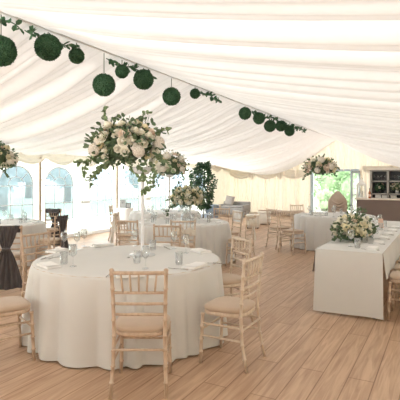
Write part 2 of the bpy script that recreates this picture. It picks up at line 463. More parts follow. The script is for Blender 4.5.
def chair(X, Z, dx, dz, label, group, pale=0, world=None, cat='chair'):
    src = protop if pale else proto
    o = src if first[pale] else copy_tree(src)
    first[pale] = False
    if world: o.location = (world[0], world[1], 0); o.rotation_euler = (0, 0, world[2])
    else: o.location = cw(X, Z); o.rotation_euler = (0, 0, ang(dx, dz))
    tag(o, label, cat, group)
    return o
def sash_dark(o, w_top=.172, pinch=.60, flare=.25, zb=.05):
    def fn(a, b):
        z = .925 - (.925 - zb) * b
        if z > pinch: w = .045 + (w_top - .045) * ((z - pinch) / (.925 - pinch)) ** .8
        else: w = .045 + (flare - .045) * ((pinch - z) / (pinch - zb)) ** .7
        x = (a - .5) * 2 * w
        back = -.245 - .02 * (z < pinch) - .10 * max(0, (pinch - z)) - .014 * math.sin(a * 11 * PI + 2 * b) * (.4 + w * 3) * .8
        return Vector((x, back, z + .012 * math.sin(a * 9)))
    s = MB().grid(fn, 34, 26).build('sash', M['sash'], o)
    tag(s, 'charcoal chiffon sash pinched in the middle')
    MB().lathe([(.02, -.02), (.055, -.018), (.06, 0), (.055, .018), (.02, .02)], 12, (0, -.27, pinch)).build('sash_knot', M['sash'], s)
    MB().grid(lambda a, b: Vector(((a - .5) * .35, -.2 - .045 * math.cos(2 * PI * b), .88 + .052 * math.sin(2 * PI * b))), 12, 13).build('sash_fold', M['sash'], s)
def sash_cream(o, z=.72):
    b = MB()
    b.grid(lambda a, c: Vector(((a - .5) * .42, -.232 - .006 * math.sin(c * 9), z - .05 + .1 * c)), 10, 6)
    for s in (-1, 1):
        b.grid(lambda a, c: Vector((s * (.015 + .13 * a), -.25 - .05 * math.sin(PI * a) * math.sin(2 * PI * c), z + .02 * a + (.02 + .055 * math.sin(PI * min(1, a * .8))) * math.cos(2 * PI * c))), 9, 10)
        b.grid(lambda a, c: Vector((s * (.01 + .06 * c + .03 * a) + (a - .5) * .06 * c, -.26 - .01 * math.sin(a * 9), z - .32 * c)), 6, 8)
    b.blob((0, -.262, z), (.03, .025, .03), 8, 6)
    tag(b.build('sash_bow', M['creams'], o), 'cream chiffon bow')

gm, g2, gl, gr = 'chairs round the main table', 'chairs round the second table', 'chairs round the far left table', 'chairs round the far right table'
chair(-.445, 3.49, 0, 1, 'limed wooden chiavari chair with its back to us, closest in front of the big table', gm)
chair(.27, 3.975, -.88, .49, 'limed chiavari chair standing clear of the main table, whole seat and four legs on view', gm, 1)
chair(.28, 5.03, -.9, -.44, 'limed chiavari chair pushed against the main cloth, just behind the one standing clear', gm, 1)
chair(-1.87, 5.49, .84, -.54, 'limed chiavari chair behind the main table beside the dark sashed chair', gm)
chair(-1.73, 3.98, .78, .61, 'chiavari chair cut by the photo edge, only beige seat and front legs showing', gm)
chair(-.51, 6.4, -.13, -1, 'plain chiavari chair facing us across the main table, overlapped by the bowed chair', gm)
o = chair(-2.80, 6.63, -.2, .97, 'chiavari chair seen from behind with charcoal sash fanning out to the floor', gl); sash_dark(o)
o = chair(-2.76, 8.35, -.96, .27, 'chiavari chair seen side-on with charcoal sash, seat towards the far table', gl); sash_dark(o, .172, .6, .16, .28)
o = chair(-3.45, 10.2, -.28, -.96, 'chiavari chair with charcoal sash behind the far left table by the window post', gl); sash_dark(o)
o = chair(-.29, 7.62, -.05, 1, 'chiavari chair with cream bow tied on its back, before the low flower vase', g2, 1); sash_cream(o)
o = chair(-1.47, 9.1, 1, 0, 'chiavari chair with long cream sash, side-on near the picture frames', g2, 1)
def side_sash(a, b):
    return Vector(((a - .5) * (.34 - .1 * math.sin(PI * b)), -.25 - .10 * b - .02 * math.sin(a * 8 * PI), .92 - .85 * b))
tag(MB().grid(side_sash, 24, 14).build('sash', M['creams'], o), 'long cream sash')
chair(-1.1, 7.62, .45, .88, 'plain chiavari chair in front of the small cloth with the picture frames', g2)
o = chair(.60, 9.5, -.92, -.4, 'chiavari chair with a white cloth hung over the top of its back', g2, 1)
tag(MB().grid(lambda a, b: Vector(((a - .5) * .43, -.21 - .045 * math.cos(PI * (b * 2 - 1) * .5) * (1 if True else 0) + .06 * (abs(b - .5) * 2 - 1) * (1 if b < .5 else -1) * .6, .94 - .24 * (abs(b - .5) * 2) ** 2)), 14, 15).build('back_cover', M['napkin'], o), 'white cloth cover')
o = chair(.75, 8.38, -.87, .49, 'chiavari chair with small cream bow, side-on right of the second table', g2, 1); sash_cream(o, .8)
chair(.42, 10.55, -.45, -.9, 'chiavari chair at the far side of the second table below the potted tree', g2)
chair(2.03, 9.86, .8, .6, 'chiavari chair in full view before the far right table', gr, 1)
chair(1.86, 10.55, .9, .43, 'chiavari chair standing alone, edge-on, just left of the one in full view', gr, 1)
chair(2.72, 12.1, .35, -.94, 'chiavari chair whose top rail shows above the far right tabletop', gr, 1)
chair(-2.15, 11.95, .98, 0, 'chiavari chair left of the middle back table with the pink tinged flowers', 'chairs round the middle back table', 1)
chair(.32, 12.05, -.98, 0, 'chiavari chair right of the middle back table before the potted tree', 'chairs round the middle back table', 1)
ordn = ['first', 'second', 'third', 'fourth', 'fifth', 'sixth', 'seventh']
for k in range(6):
    chair(0, 0, 0, 0, ordn[k] + ' chair along the long table counted from its near end', 'chairs along the long table', 0, (-.37, 5.68 + .56 * k, PI / 2))

# ------------------------------------------------------------------ tables
def round_cloth(r, seed, zt=.758):
    rr = random.Random(seed)
    ed = [0.0]
    while ed[-1] < 2 * PI - .12: ed.append(ed[-1] + rr.choice((.13, .17, .2, .24, .3, .36)) * rr.uniform(.85, 1.15))
    ed = [e * 2 * PI / ed[-1] for e in ed]
    hs = [(ed[i + 1] - ed[i]) * rr.uniform(.22, .46) * min(1, .2 / (ed[i + 1] - ed[i])) for i in range(len(ed) - 1)]
    sk = [rr.uniform(.35, .65) for _ in hs]
    def fold(t):
        t = t % (2 * PI)
        for i in range(len(hs)):
            if t <= ed[i + 1]:
                q = (t - ed[i]) / (ed[i + 1] - ed[i]); q = q ** (math.log(.5) / math.log(sk[i]))
                return hs[i] * math.sin(PI * q) ** 1.1
        return 0.0
    prof = [(.02, 0), (.4, 0), (.8, 0), (.94, 0), (.985, -.003), (1.0, -.012), (1.006, -.03)]
    nz = 16
    n = 360
    vs, fs2 = [], []
    rows = []
    for g, z in prof:
        rows.append([(g * r * math.cos(2 * PI * k / n), g * r * math.sin(2 * PI * k / n), zt + z) for k in range(n)])
    for j in range(1, nz + 1):
        t = j / nz; row = []
        for k in range(n):
            q = 2 * PI * k / n; fo = fold(q)
            rad = r * 1.006 + .02 * t + 1.1 * (t ** .6) * fo
            row.append((rad * math.cos(q), rad * math.sin(q), zt - .03 - (zt - .03 - .012) * t))
        rows.append(row)
    for row in rows: vs += row
    for i in range(len(rows) - 1):
        for k in range(n):
            fs2.append((i * n + k, i * n + (k + 1) % n, (i + 1) * n + (k + 1) % n, (i + 1) * n + k))
    fs2.append(tuple(range(n)))
    return MB().add(vs, fs2)
def round_table(X, Z, r, which, seed):
    p = cw(X, Z)
    t = empty('round_table', p, 0, 'table under the ' + which, 'table', 'round tables')
    MB().lathe([(.01, .725), (r - .012, .725), (r - .004, .735), (r - .004, .75), (r - .012, .753), (.01, .753)], 48).build('tabletop', M['ply'], t)
    for k in range(4):
        a = PI / 4 + k * PI / 2
        MB().tube([(.45 * math.cos(a), .45 * math.sin(a), .725), (.6 * math.cos(a), .6 * math.sin(a), 0)], .014, 8).build('leg', M['legm'], t)
    c = round_cloth(r, seed).build('tablecloth', M['cloth'])
    c.location = p; c.rotation_euler = (0, 0, seed)
    tag(c, which, 'tablecloth', 'floor length round tablecloths')
    return p
T1 = round_table(-.756, 4.77, .965, 'ivory cloth on the biggest round table, under the tall white pole', 21)
T2 = round_table(-.38, 9.0, .95, 'ivory cloth on the round table with the low cream flower vase', 22)
T3 = round_table(-4.0, 8.7, .95, 'ivory cloth on the round table among dark sashed chairs', 23)
T4 = round_table(-.93, 12.0, .92, 'ivory cloth on the round table furthest behind, by the potted tree', 24)
T5 = round_table(3.2, 10.75, .93, 'ivory cloth on the round table before the garden door', 25)

# long table
LX0, LX1, LY0, LY1, LZ = -1.36, -.62, 5.42, 9.9, .755
t = empty('trestle_table', ((LX0 + LX1) / 2, (LY0 + LY1) / 2, 0), 0, 'long trestle table with black feet showing under its ivory cloth', 'table')
MB().box((0, 0, LZ - .025), (LX1 - LX0 - .02, LY1 - LY0 - .02, .035)).build('tabletop', M['ply'], t)
for sx in (-1, 1):
    for sy in (-1, 1):
        MB().tube([(sx * .28, sy * 2.0, LZ - .04), (sx * .28, sy * 2.19, .01)], .016, 8).tube([(sx * .28, sy * 2.19, 0), (sx * .28, sy * 2.19, .03)], .022, 8).build('leg', M['legm'], t)
c = MB()
cx0, cx1, cy0, cy1, top = LX0 - .006, LX1 + .006, LY0 - .006, LY1 + .006, LZ + .004
c.grid(lambda a, b: Vector((cx0 + (cx1 - cx0) * a, cy0 + (cy1 - cy0) * b, top - .004 * (a in (0, 1) or b in (0, 1)))), 20, 60)
def flap(p0, p1, out, drop, wav, flare, nn, extra=0):
    p0, p1, out = Vector(p0), Vector(p1), Vector(out)
    def fn(a, b):
        ph = a * (p1 - p0).length
        q = p0.lerp(p1, a) + out * (.004 + flare * b + wav * b * (math.sin(ph * 9) + .5 * math.sin(ph * 17 + 1)))
        q.z = top - .002 - drop * b
        q += (p1 - p0).normalized() * (extra * b * (a - .5) * 2)
        return q
    c.grid(fn, nn, 14)
flap((cx0, cy0, 0), (cx1, cy0, 0), (0, -1, 0), .725, .012, .05, 30, .015)
flap((cx0, cy1, 0), (cx1, cy1, 0), (0, 1, 0), .725, .012, .05, 30, .015)
flap((cx1, cy0, 0), (cx1, cy1, 0), (1, 0, 0), .29, .012, .03, 120)
flap((cx0, cy0, 0), (cx0, cy1, 0), (-1, 0, 0), .29, .012, .03, 120)
tag(c.build('tablecloth', M['cloth']), 'ivory cloth on the long table, falling square to the floor at its end', 'tablecloth')

# ------------------------------------------------------------------ tableware
ZT = .759
def mesh_of(mb, name, m):
    o = mb.build(name, m); me = o.data; bpy.data.objects.remove(o); return me
def inst(me, name, loc, rz, label, cat, group=None, sc=1.0):
    o = bpy.data.objects.new(name, me); COL.objects.link(o)
    o.location = loc; o.rotation_euler = (0, 0, rz); o.scale = (sc, sc, sc)
    return tag(o, label, cat, group)
wine = mesh_of(MB().lathe([(.002, .002), (.033, .002), (.034, .004), (.012, .008), (.0045, .015), (.004, .085), (.012, .095), (.032, .115), (.039, .145), (.036, .185), (.031, .21), (.0295, .21), (.034, .185), (.037, .145), (.030, .117), (.01, .099), (.001, .097)], 18), 'wine_glass', M['glass'])
tumb = mesh_of(MB().lathe([(.001, .001), (.031, .001), (.034, .01), (.037, .12), (.0355, .12), (.0325, .013), (.001, .012)], 18), 'tumbler', M['glass'])
def napmb():
    m = MB()
    for k, (dx, w) in enumerate(((0, .21), (.004, .2))):
        m.grid(lambda a, b: Vector((dx + (a - .5) * w, (b - .5) * (.125 - .01 * k) + .004 * math.sin(a * 5),   .008 + .013 * k + .007 * math.sin(PI * b) ** .5 * math.sin(PI * a) ** .3 + .003 * math.sin(a * 7 + k))), 12, 9)
    m.box((0, 0, .010), (.207, .122, .018))
    return m
nap = mesh_of(napmb(), 'napkin', M['napkin'])
def forkmb():
    m = MB(); m.tube([(0, -.1, .006), (0, -.02, .009), (0, .04, .006)], [.0055, .003, .004], 6)
    m.box((0, .05, .006), (.022, .02, .003))
    for i in range(4): m.tube([(-.0095 + i * .0063, .055, .006), (-.0095 + i * .0063, .1, .009)], .0016, 5)
    return m
fork = mesh_of(forkmb(), 'fork', M['steel'])
knife = mesh_of(MB().tube([(0, -.11, .006), (0, -.02, .006)], [.006, .005], 6).box((0, .045, .006), (.016, .13, .003)), 'knife', M['steel'])
plate = mesh_of(MB().lathe([(.001, .002), (.075, .002), (.12, .014), (.135, .018), (.135, .022), (.118, .019), (.075, .008), (.001, .008)], 28), 'plate', M['plate'])

gN, gW, gT, gF = 'napkins on the main table', 'wine glasses on the main table', 'tumblers on the main table', 'cutlery on the main table'
def spin(x, y): return ang(*((lambda d: (d[0], d[1]))((-.756 - (x - 200) / F * (F * (EYE - ZT) / (y - YH)), 4.77 - F * (EYE - ZT) / (y - YH)))))
for x, y, l in ((49, 266.5, 'folded white napkin on the main table edge nearest the seat cut by the photo'),
                (57, 251.5, 'folded white napkin on the main table before the chair beside the dark sash'),
                (195, 267, 'folded white napkin at the main table edge nearest the chair standing clear'),
                (201, 252, 'folded white napkin on the main table before the chair pushed against the cloth'),
                (160, 246, 'folded white napkin at the far edge of the main table by the plain facing chair'),
                (130, 276, 'folded white napkin behind the slats of the closest chair'),
                (103, 246, 'folded white napkin at the far edge of the main table, nobody sits there')):
    inst(nap, 'napkin', pl(x, y, ZT), spin(x, y) + .1, l, 'napkin', gN, 1.15)
for x, y, l in ((73, 266.5, 'wine glass standing closest to the edge among the left cluster on the main table'),
                (64, 249.5, 'wine glass by the napkin before the chair beside the dark sash'),
                (77, 249.5, 'wine glass in the middle of the left cluster on the main table'),
                (84, 246, 'wine glass furthest back in the left cluster on the main table'),
                (145.5, 268.5, 'wine glass directly below the white centrepiece pole'),
                (174, 249, 'wine glass in front of the bowed chair on the main table'),
                (186, 253, 'wine glass between tumbler and napkin on the main table, before the pushed in chair'),
                (135, 246, 'wine glass at the far edge just left of the white pole')):
    inst(wine, 'wine_glass', pl(x, y, ZT), 0, l, 'wine glass', gW)
for x, y, l in ((64, 264, 'clear tumbler beside the edge wine glass in the left cluster'),
                (72, 255, 'clear tumbler in the middle of the left cluster of glasses'),
                (179, 264.5, 'clear tumbler standing inside the edge napkin near the chair standing clear'),
                (153, 250, 'clear tumbler just right of the white centrepiece pole'),
                (137, 263, 'clear tumbler just left of the glass below the white pole')):
    inst(tumb, 'tumbler', pl(x, y, ZT), 0, l, 'glass', gT)
for x, y, me, nm, a, l in ((109, 275, fork, 'fork', 0, 'steel fork on the cloth just beside the closest chair'),
                (55, 258, fork, 'fork', 1.2, 'steel fork lying between the two left napkins on the main table'),
                (47, 258, knife, 'knife', 1.3, 'steel knife lying between the two left napkins on the main table'),
                (178, 269.5, fork, 'fork', .5, 'steel fork beside the edge napkin near the chair standing clear'),
                (211, 263.5, knife, 'knife', .2, 'steel knife beside the edge napkin near the chair standing clear'),
                (151, 248, fork, 'fork', .9, 'steel fork beside the napkin by the plain facing chair'),
                (167, 248.5, knife, 'knife', .9, 'steel knife beside the napkin by the plain facing chair'),
                (92, 247.5, knife, 'knife', .9, 'steel knife on the far edge of the main table behind the left cluster')):
    inst(me, nm, pl(x, y, ZT), spin(x, y) + a, l, nm, gF)

def settings(T, n, r, where, seed, skip=()):
    rr = random.Random(seed)
    for k in range(n):
        if k in skip: continue
        a = 2 * PI * k / n + .2 * seed; ca, sa = math.cos(a), math.sin(a)
        inst(nap, 'napkin', (T.x + ca * (r - .16), T.y + sa * (r - .16), ZT), a + PI / 2, 'small white napkin round the rim of the ' + where, 'napkin', 'napkins on the ' + where)
        inst(wine, 'wine_glass', (T.x + ca * (r - .36) - sa * .1, T.y + sa * (r - .36) + ca * .1, ZT), 0, 'wine glass among those on the ' + where, 'wine glass', 'wine glasses on the ' + where)
        inst(tumb, 'tumbler', (T.x + ca * (r - .36) + sa * .06, T.y + sa * (r - .36) - ca * .06, ZT), 0, 'clear tumbler among those on the ' + where, 'glass', 'tumblers on the ' + where)
settings(T2, 8, .95, 'round table with the low cream flower vase', 1)
settings(T3, 8, .95, 'round table among dark sashed chairs', 2)
settings(T4, 8, .92, 'round table furthest behind', 3)
settings(T5, 8, .93, 'round table before the garden door', 4)
for x, y, l in ((33, 222.5, 'grey plate on the table among dark sashed chairs, nearest its edge'), (24, 219.5, 'grey plate set further in on the table among dark sashed chairs')):
    inst(plate, 'plate', pl(x, y, ZT), 0, l, 'plate', 'grey plates')
for k in range(6):
    y = 5.75 + .56 * k; w = ordn[k] + ' place from the near end of the long table'
    inst(nap, 'napkin', (LX1 - .14, y - .06, ZT), PI / 2 + .1 * (k % 2), 'napkin at ' + w, 'napkin', 'napkins along the long table')
    inst(fork, 'fork', (LX1 - .15, y - .16, ZT), PI / 2, 'steel fork at ' + w, 'fork', 'forks along the long table')
    inst(wine, 'wine_glass', (LX1 - .40, y + .02, ZT), 0, 'wine glass at ' + w, 'wine glass', 'wine glasses along the long table')
    inst(tumb, 'tumbler', (LX1 - .31, y - .06, ZT), 0, 'clear tumbler at ' + w, 'glass', 'tumblers along the long table')
    if k in (1, 2, 4): inst(wine, 'wine_glass', (LX1 - .47, y + .16, ZT), 0, 'extra wine glass behind ' + w, 'wine glass', 'wine glasses along the long table', 1.08)
o = empty('menu_card', (-.98, 8.35, ZT), .5, 'pink menu card standing among glasses on the long table', 'card')
MB().box((0, .012, .08), (.075, .004, .16), Matrix.Rotation(.12, 3, 'X')).build('card_face', M['pink'], o)
MB().box((0, -.024, .08), (.075, .004, .16), Matrix.Rotation(-.16, 3, 'X')).build('card_back', M['pink'], o)

# ------------------------------------------------------------------ flowers
def rosemb(seed):
    rr = random.Random(seed); m = MB()
    m.blob((0, 0, .55), (.36, .36, .42), 9, 7)
    for ring, (n, rad, zc, h, w, op) in enumerate(((4, .34, .5, .62, .5, .05), (5, .50, .42, .62, .55, .22), (6, .68, .28, .56, .62, .45), (7, .86, .1, .46, .66, .75))):
        for i in range(n):
            a = 2 * PI * (i + .37 * ring) / n + rr.uniform(-.12, .12)
            def fn(p, q):
                s = (p - .5) * 2; ww = w * (.6 + .4 * math.sin(PI * min(1, .25 + q * .75))) * (1 - .35 * q * q)
                rr_ = rad * (.45 + .55 * math.sin(PI / 2 * min(1, q * 1.25))) + op * q * q * .35 - .12 * s * s
                x, y, z = rr_, s * ww, zc - h / 2 + h * q - (.16 * op * max(0, q - .6) * 3)
                return Vector((x * math.cos(a) - y * math.sin(a), x * math.sin(a) + y * math.cos(a), z))
            m.grid(fn, 5, 5)
    return m
def hydmb(seed):
    rr = random.Random(seed); m = MB(); m.blob((0, 0, .25), (.85, .85, .75), 10, 8)
    for i in range(75):
        zz = 1 - 1.7 * (i + .5) / 75; a = i * 2.399963; q = math.sqrt(max(0, 1 - zz * zz))
        nrm = Vector((q * math.cos(a), q * math.sin(a), zz)); p = Vector((0, 0, .25)) + Vector((nrm.x * .9, nrm.y * .9, nrm.z * .8))
        t = nrm.orthogonal().normalized(); b = nrm.cross(t)
        for k in range(4):
            g = k * PI / 2 + i
            dd = t * math.cos(g) + b * math.sin(g) + nrm * .3
            m.leaf(p, dd, nrm, .24, .22)
    return m
BL = {'w': mesh_of(rosemb(1), 'rose', M['rosew']), 'c': mesh_of(rosemb(2), 'rose', M['rosec']), 'p': mesh_of(rosemb(3), 'rose', M['rosep']), 'h': mesh_of(hydmb(4), 'hydrangea', M['hyd'])}
def rnd_dir(rr):
    z = rr.uniform(-1, 1); a = rr.uniform(0, 2 * PI); q = math.sqrt(1 - z * z)
    return Vector((q * math.cos(a), q * math.sin(a), z))
def sprig(pts, parent, m, rr, ll=.055, lw=.045, per=.022, nm='eucalyptus_sprig', r0=.004):
    b = MB(); P = [Vector(p) for p in pts]; fine = []
    for i in range(len(P) - 1):
        p0, p1, p2, p3 = P[max(i - 1, 0)], P[i], P[i + 1], P[min(i + 2, len(P) - 1)]
        n = max(2, int((p2 - p1).length / per))
        for k in range(n):
            t = k / n
            fine.append(.5 * ((2 * p1) + (p2 - p0) * t + (2 * p0 - 5 * p1 + 4 * p2 - p3) * t * t + (3 * p1 - p0 - 3 * p2 + p3) * t ** 3))
    fine.append(P[-1])
    b.tube(fine, r0, 5)
    for i, p in enumerate(fine[1:]):
        for s in range(2):
            b.leaf(p, rnd_dir(rr) + (fine[i + 1] - fine[i]).normalized() * .6, rnd_dir(rr), ll * rr.uniform(.7, 1.2), lw * rr.uniform(.7, 1.2))
    return b.build(nm, m, parent)
def bouquet(root, c, rad, n, size, kinds, seed, nleaf=320, low=-.45, leafm=None, spread=1.22):
    rr = random.Random(seed); c = Vector(c); rad = Vector(rad)
    fo = MB(); fo.blob(c, rad * .72, 14, 10, .12, seed)
    for i in range(nleaf):
        d = rnd_dir(rr)
        if d.z < low - .25: d.z = abs(d.z) * .4 - .3; d.normalize()
        k = rr.uniform(.62, spread); p = c + Vector((d.x * rad.x, d.y * rad.y, d.z * rad.z)) * k
        fo.leaf(p, d + rnd_dir(rr) * .9, rnd_dir(rr), rr.uniform(.045, .085), rr.uniform(.028, .05))
    fo.build('foliage', leafm or M['leaf'], root)
    for i in range(n):
        z = 1 - (1 - low) * (i + .5) / n; a = i * 2.399963 + rr.uniform(-.25, .25); q = math.sqrt(max(0, 1 - z * z))
        d = Vector((q * math.cos(a), q * math.sin(a), z + rr.uniform(-.08, .08)))
        k = rr.uniform(.80, 1.04)
        p = c + Vector((d.x * rad.x, d.y * rad.y, d.z * rad.z)) * k
        kd = rr.choice(kinds); s = size * rr.uniform(.72, 1.2) * (1.08 if kd == 'h' else 1)
        o = bpy.data.objects.new('hydrangea' if kd == 'h' else 'rose', BL[kd]); COL.objects.link(o); o.parent = root
        o.location = p; o.scale = (s, s, s)
        nn = (Vector((d.x / rad.x, d.y / rad.y, d.z / rad.z)).normalized() + Vector((0, 0, .25)) + rnd_dir(rr) * .25).normalized()
        o.rotation_euler = nn.to_track_quat('Z', 'Y').to_euler()
        o['label'] = {'w': 'ivory rose', 'c': 'creamy yellow rose', 'p': 'blush pink rose', 'h': 'pale hydrangea head'}[kd]
    return rr
def stand(root, off, h, m, r=.018):
    x, y = off
    MB().lathe([(.001, .002), (.14, .002), (.14, .01), (.03, .018), (r, .03), (r, h - .06), (.02, h - .04), (.001, h - .04)], 20, (x, y, 0)).build('pole', m, root)
    MB().lathe([(.001, h - .05), (.06, h - .045), (.12, h + .01), (.12, h + .03), (.105, h + .03), (.001, h)], 20, (x, y, 0)).build('bowl', m, root)
CROT = Matrix.Rotation(TH, 3, 'Z')      # sideways offsets as seen from the photographer
def off(X, Z, z): return CROT @ Vector((X, Z, z))

# main tall centrepiece: white pole, leaning bouquet, trailing eucalyptus
base = cw(-.63, 4.93, ZT)
r_ = empty('tall_floral_centrepiece', base, 0, 'huge cream flower centrepiece with trailing eucalyptus on the main table', 'flower arrangement', 'tall flower centrepieces')
stand(r_, (0, 0), .93, M['acryl'], .019)
cc = off(-.17, -.02, 1.21)
rr = bouquet(r_, cc, (.35, .33, .25), 72, .056, 'wwwwcwcwhp', 5, 560, -.6)
for pts in ([(-.3, -.1, 1.05), (-.44, -.12, .96), (-.49, -.14, .84), (-.54, -.16, .76)], [(-.32, 0, 1.1), (-.5, -.06, 1.08), (-.6, -.1, .98), (-.60, -.12, .9)],
            [(-.33, -.12, 1.02), (-.47, -.16, .9), (-.55, -.18, .82)], [(-.35, -.1, 1.08), (-.55, -.14, 1.03), (-.67, -.16, 1.0)],
            [(-.02, -.2, 1.0), (.05, -.24, .88), (.08, -.26, .76), (.02, -.26, .70)], [(.1, -.1, 1.02), (.15, -.16, .9), (.13, -.18, .76), (.05, -.2, .69)],
            [(.12, -.05, 1.1), (.26, -.08, 1.02), (.32, -.1, .93)], [(-.1, -.2, 1.02), (-.06, -.3, .92), (0, -.32, .84)],
            [(-.35, 0, 1.35), (-.42, -.02, 1.5), (-.4, -.02, 1.6)], [(-.1, 0, 1.4), (0, 0, 1.52), (.06, 0, 1.56)], [(.1, 0, 1.3), (.22, -.02, 1.36), (.28, -.04, 1.36)]):
    sprig([off(*p) for p in pts], r_, M['euc'], rr)

# tall one on the middle back table
base = cw(-.82, 12.0, ZT)
r_ = empty('tall_floral_centrepiece', base, 0, 'blush and cream flower centrepiece peeping out behind the huge one', 'flower arrangement', 'tall flower centrepieces')
stand(r_, (0, 0), .95, M['acryl'])
rr = bouquet(r_, off(.02, 0, 1.22), (.44, .40, .33), 44, .075, 'wphpc', 8, 420, -.6)
for pts in ([(.3, -.1, 1.1), (.38, -.15, .95), (.4, -.15, .85)], [(-.2, -.2, 1.0), (-.3, -.25, .85), (-.28, -.25, .7)], [(-.4, -.1, 1.1), (-.5, -.1, .95), (-.5, -.1, .8)]): sprig([off(*p) for p in pts], r_, M['euc'], rr)
# tall one on the far left table
base = cw(-3.98, 8.7, ZT)
r_ = empty('tall_floral_centrepiece', base, 0, 'cream and blush flower centrepiece half cut by the photo edge', 'flower arrangement', 'tall flower centrepieces')
stand(r_, (0, 0), .95, M['acryl'])
rr = bouquet(r_, off(.0, 0, 1.26), (.36, .34, .26), 36, .07, 'wcpch', 9, 320, -.6)
for pts in ([(.25, -.1, 1.15), (.4, -.15, 1.1), (.48, -.15, 1.14)], [(.2, -.2, 1.05), (.33, -.25, .97), (.36, -.25, .9)]): sprig([off(*p) for p in pts], r_, M['leaf'], rr)
# tall one on the far right table
base = cw(2.82, 10.55, ZT)
r_ = empty('tall_floral_centrepiece', base, 0, 'cream and blush flower centrepiece floating before the garden door', 'flower arrangement', 'tall flower centrepieces')
stand(r_, (0, 0), .85, M['glass'], .012)
rr = bouquet(r_, off(.0, 0, 1.13), (.34, .32, .22), 40, .066, 'wcpch', 10, 380, -.45)
for pts in ([(-.25, -.1, 1.02), (-.38, -.12, .93), (-.42, -.12, .86)], [(.25, -.1, 1.02), (.34, -.12, .93)], [(0, 0, 1.3), (.08, 0, 1.4)]): sprig([off(*p) for p in pts], r_, M['leaf'], rr)
# low one in a clear vase on the second table
base = cw(-.28, 9.0, ZT)
r_ = empty('low_floral_centrepiece', base, 0, 'dome of cream roses in a clear vase behind the bowed chair', 'flower arrangement', 'low flower centrepieces')
MB().lathe([(.001, .002), (.12, .002), (.10, .02), (.09, .22), (.12, .3), (.115, .3), (.085, .22), (.095, .025), (.001, .02)], 20).build('vase', M['glass'], r_)
rr = bouquet(r_, off(.02, 0, .47), (.32, .3, .22), 56, .058, 'wccw', 12, 400, -.5)
for pts in ([(-.2, -.1, .35), (-.34, -.15, .25), (-.36, -.15, .15)], [(-.1, 0, .6), (-.14, 0, .72), (-.12, 0, .78)], [(.22, -.1, .35), (.3, -.15, .27)]): sprig([off(*p) for p in pts], r_, M['leaf'], rr)
# low one lying along the long table
base = Vector((-1.13, 6.5, ZT))
r_ = empty('low_floral_centrepiece', base, 0, 'low mound of ivory and blush roses lying on the long table', 'flower arrangement', 'low flower centrepieces')
MB().lathe([(.001, .002), (.13, .002), (.15, .05), (.12, .06), (.001, .06)], 20).build('dish', M['leaf'], r_)
rr = bouquet(r_, (0, .02, .15), (.23, .44, .17), 62, .055, 'wwcwpw', 14, 300, -.35)
for pts in ([(0, -.3, .12), (-.1, -.46, .07), (-.12, -.52, .05)], [(0, .2, .3), (.05, .3, .4)], [(.1, .1, .3), (.15, .12, .4)]): sprig(pts, r_, M['leaf'], rr)

# ------------------------------------------------------------------ green balls and garland under the ridge
def ridge_v(x): return -UA / math.tan(TH - math.atan((x - 200) / F))
def ballmb():
    m = MB(); rr = random.Random(77); m.blob((0, 0, 0), (.88, .88, .88), 24, 16, .01, 3)
    for i in range(1500):
        z = 1 - 2 * (i + .5) / 1500; a = i * 2.399963; q = math.sqrt(1 - z * z)
        d = Vector((q * math.cos(a), q * math.sin(a), z))
        m.leaf(d * .87, d + rnd_dir(rr) * .9, rnd_dir(rr), rr.uniform(.11, .19), .10)
    return m
ballme = mesh_of(ballmb(), 'leaf_ball', M['topi'])
balls = ((1, 51, 15.5, 'large leafy green ball cut by the photo edge, hanging lowest on its cord'), (48, 42, 13.5, 'large leafy green ball tight under the ridge, second from the near end'),
         (76.5, 56, 8, 'small leafy green ball third from the near end of the ridge'), (104, 85, 11.5, 'leafy green ball hanging low above the huge centrepiece on a long cord'),
         (122, 71.5, 7, 'small leafy green ball between two larger ones over the huge centrepiece'), (143.5, 75, 10.3, 'leafy green ball tight under the garland, sixth from the near end'),
         (171.5, 96.5, 9.3, 'leafy green ball on a long cord, seventh from the near end'), (195, 87, 5.3, 'tiny leafy green ball alone beside the seventh one, close to the lining'),
         (245, 112.5, 6.5, 'leafy green ball first of the five in the far cluster'), (259, 109, 6.2, 'leafy green ball second of the five in the far cluster, highest'),
         (270, 126, 6.2, 'leafy green ball third of the five in the far cluster'), (281, 120, 5.7, 'leafy green ball fourth of the five in the far cluster'), (289.5, 131, 5.3, 'leafy green ball last and lowest of the far cluster'))
for x, y, rp, l in balls:
    v = ridge_v(x); Z = v * CT - UA * ST
    r = rp * Z / F; z = EYE + (YH - y) * Z / F
    z = min(z, RIDGE - .06 - r)
    o = empty('topiary_ball', (UA, v, z), R.uniform(0, 6), l, 'hanging ball', 'leafy balls hanging from the ridge')
    b = bpy.data.objects.new('leaf_ball', ballme); COL.objects.link(b); b.parent = o; b.scale = (r, r, r)
    b.rotation_euler = (R.uniform(0, 1), R.uniform(0, 1), 0)
    MB().tube([(0, 0, r * .8), (0, 0, max(RIDGE - z - .04, r * .8 + .05))], .006, 5).build('cord', M['string'], o)
for x0, x1, l in ((-8, 20, 'dark leaf garland at the near end of the ridge'), (28, 41, 'short dark leaf garland by the second ball'), (58, 82, 'dark leaf garland over the third ball'),
                  (108, 151, 'long dark leaf garland over the sixth ball'), (197, 222, 'thin leaf garland in the gap before the far cluster'), (252, 306, 'dark leaf garland over the far cluster of balls')):
    v0, v1 = ridge_v(x0), ridge_v(x1); rr = random.Random(int(x0) + 99)
    o = empty('leaf_garland', (UA - .03, v0, RIDGE - .08), 0, l, 'garland', 'leaf garlands along the ridge')
    n = max(3, int((v1 - v0) / .25))
    pts = [(rr.uniform(-.03, .03), (v1 - v0) * i / n, rr.uniform(-.05, .01)) for i in range(n + 1)]
    sprig(pts, o, M['topi'], rr, .10, .06, .045, 'garland_strand', .007)

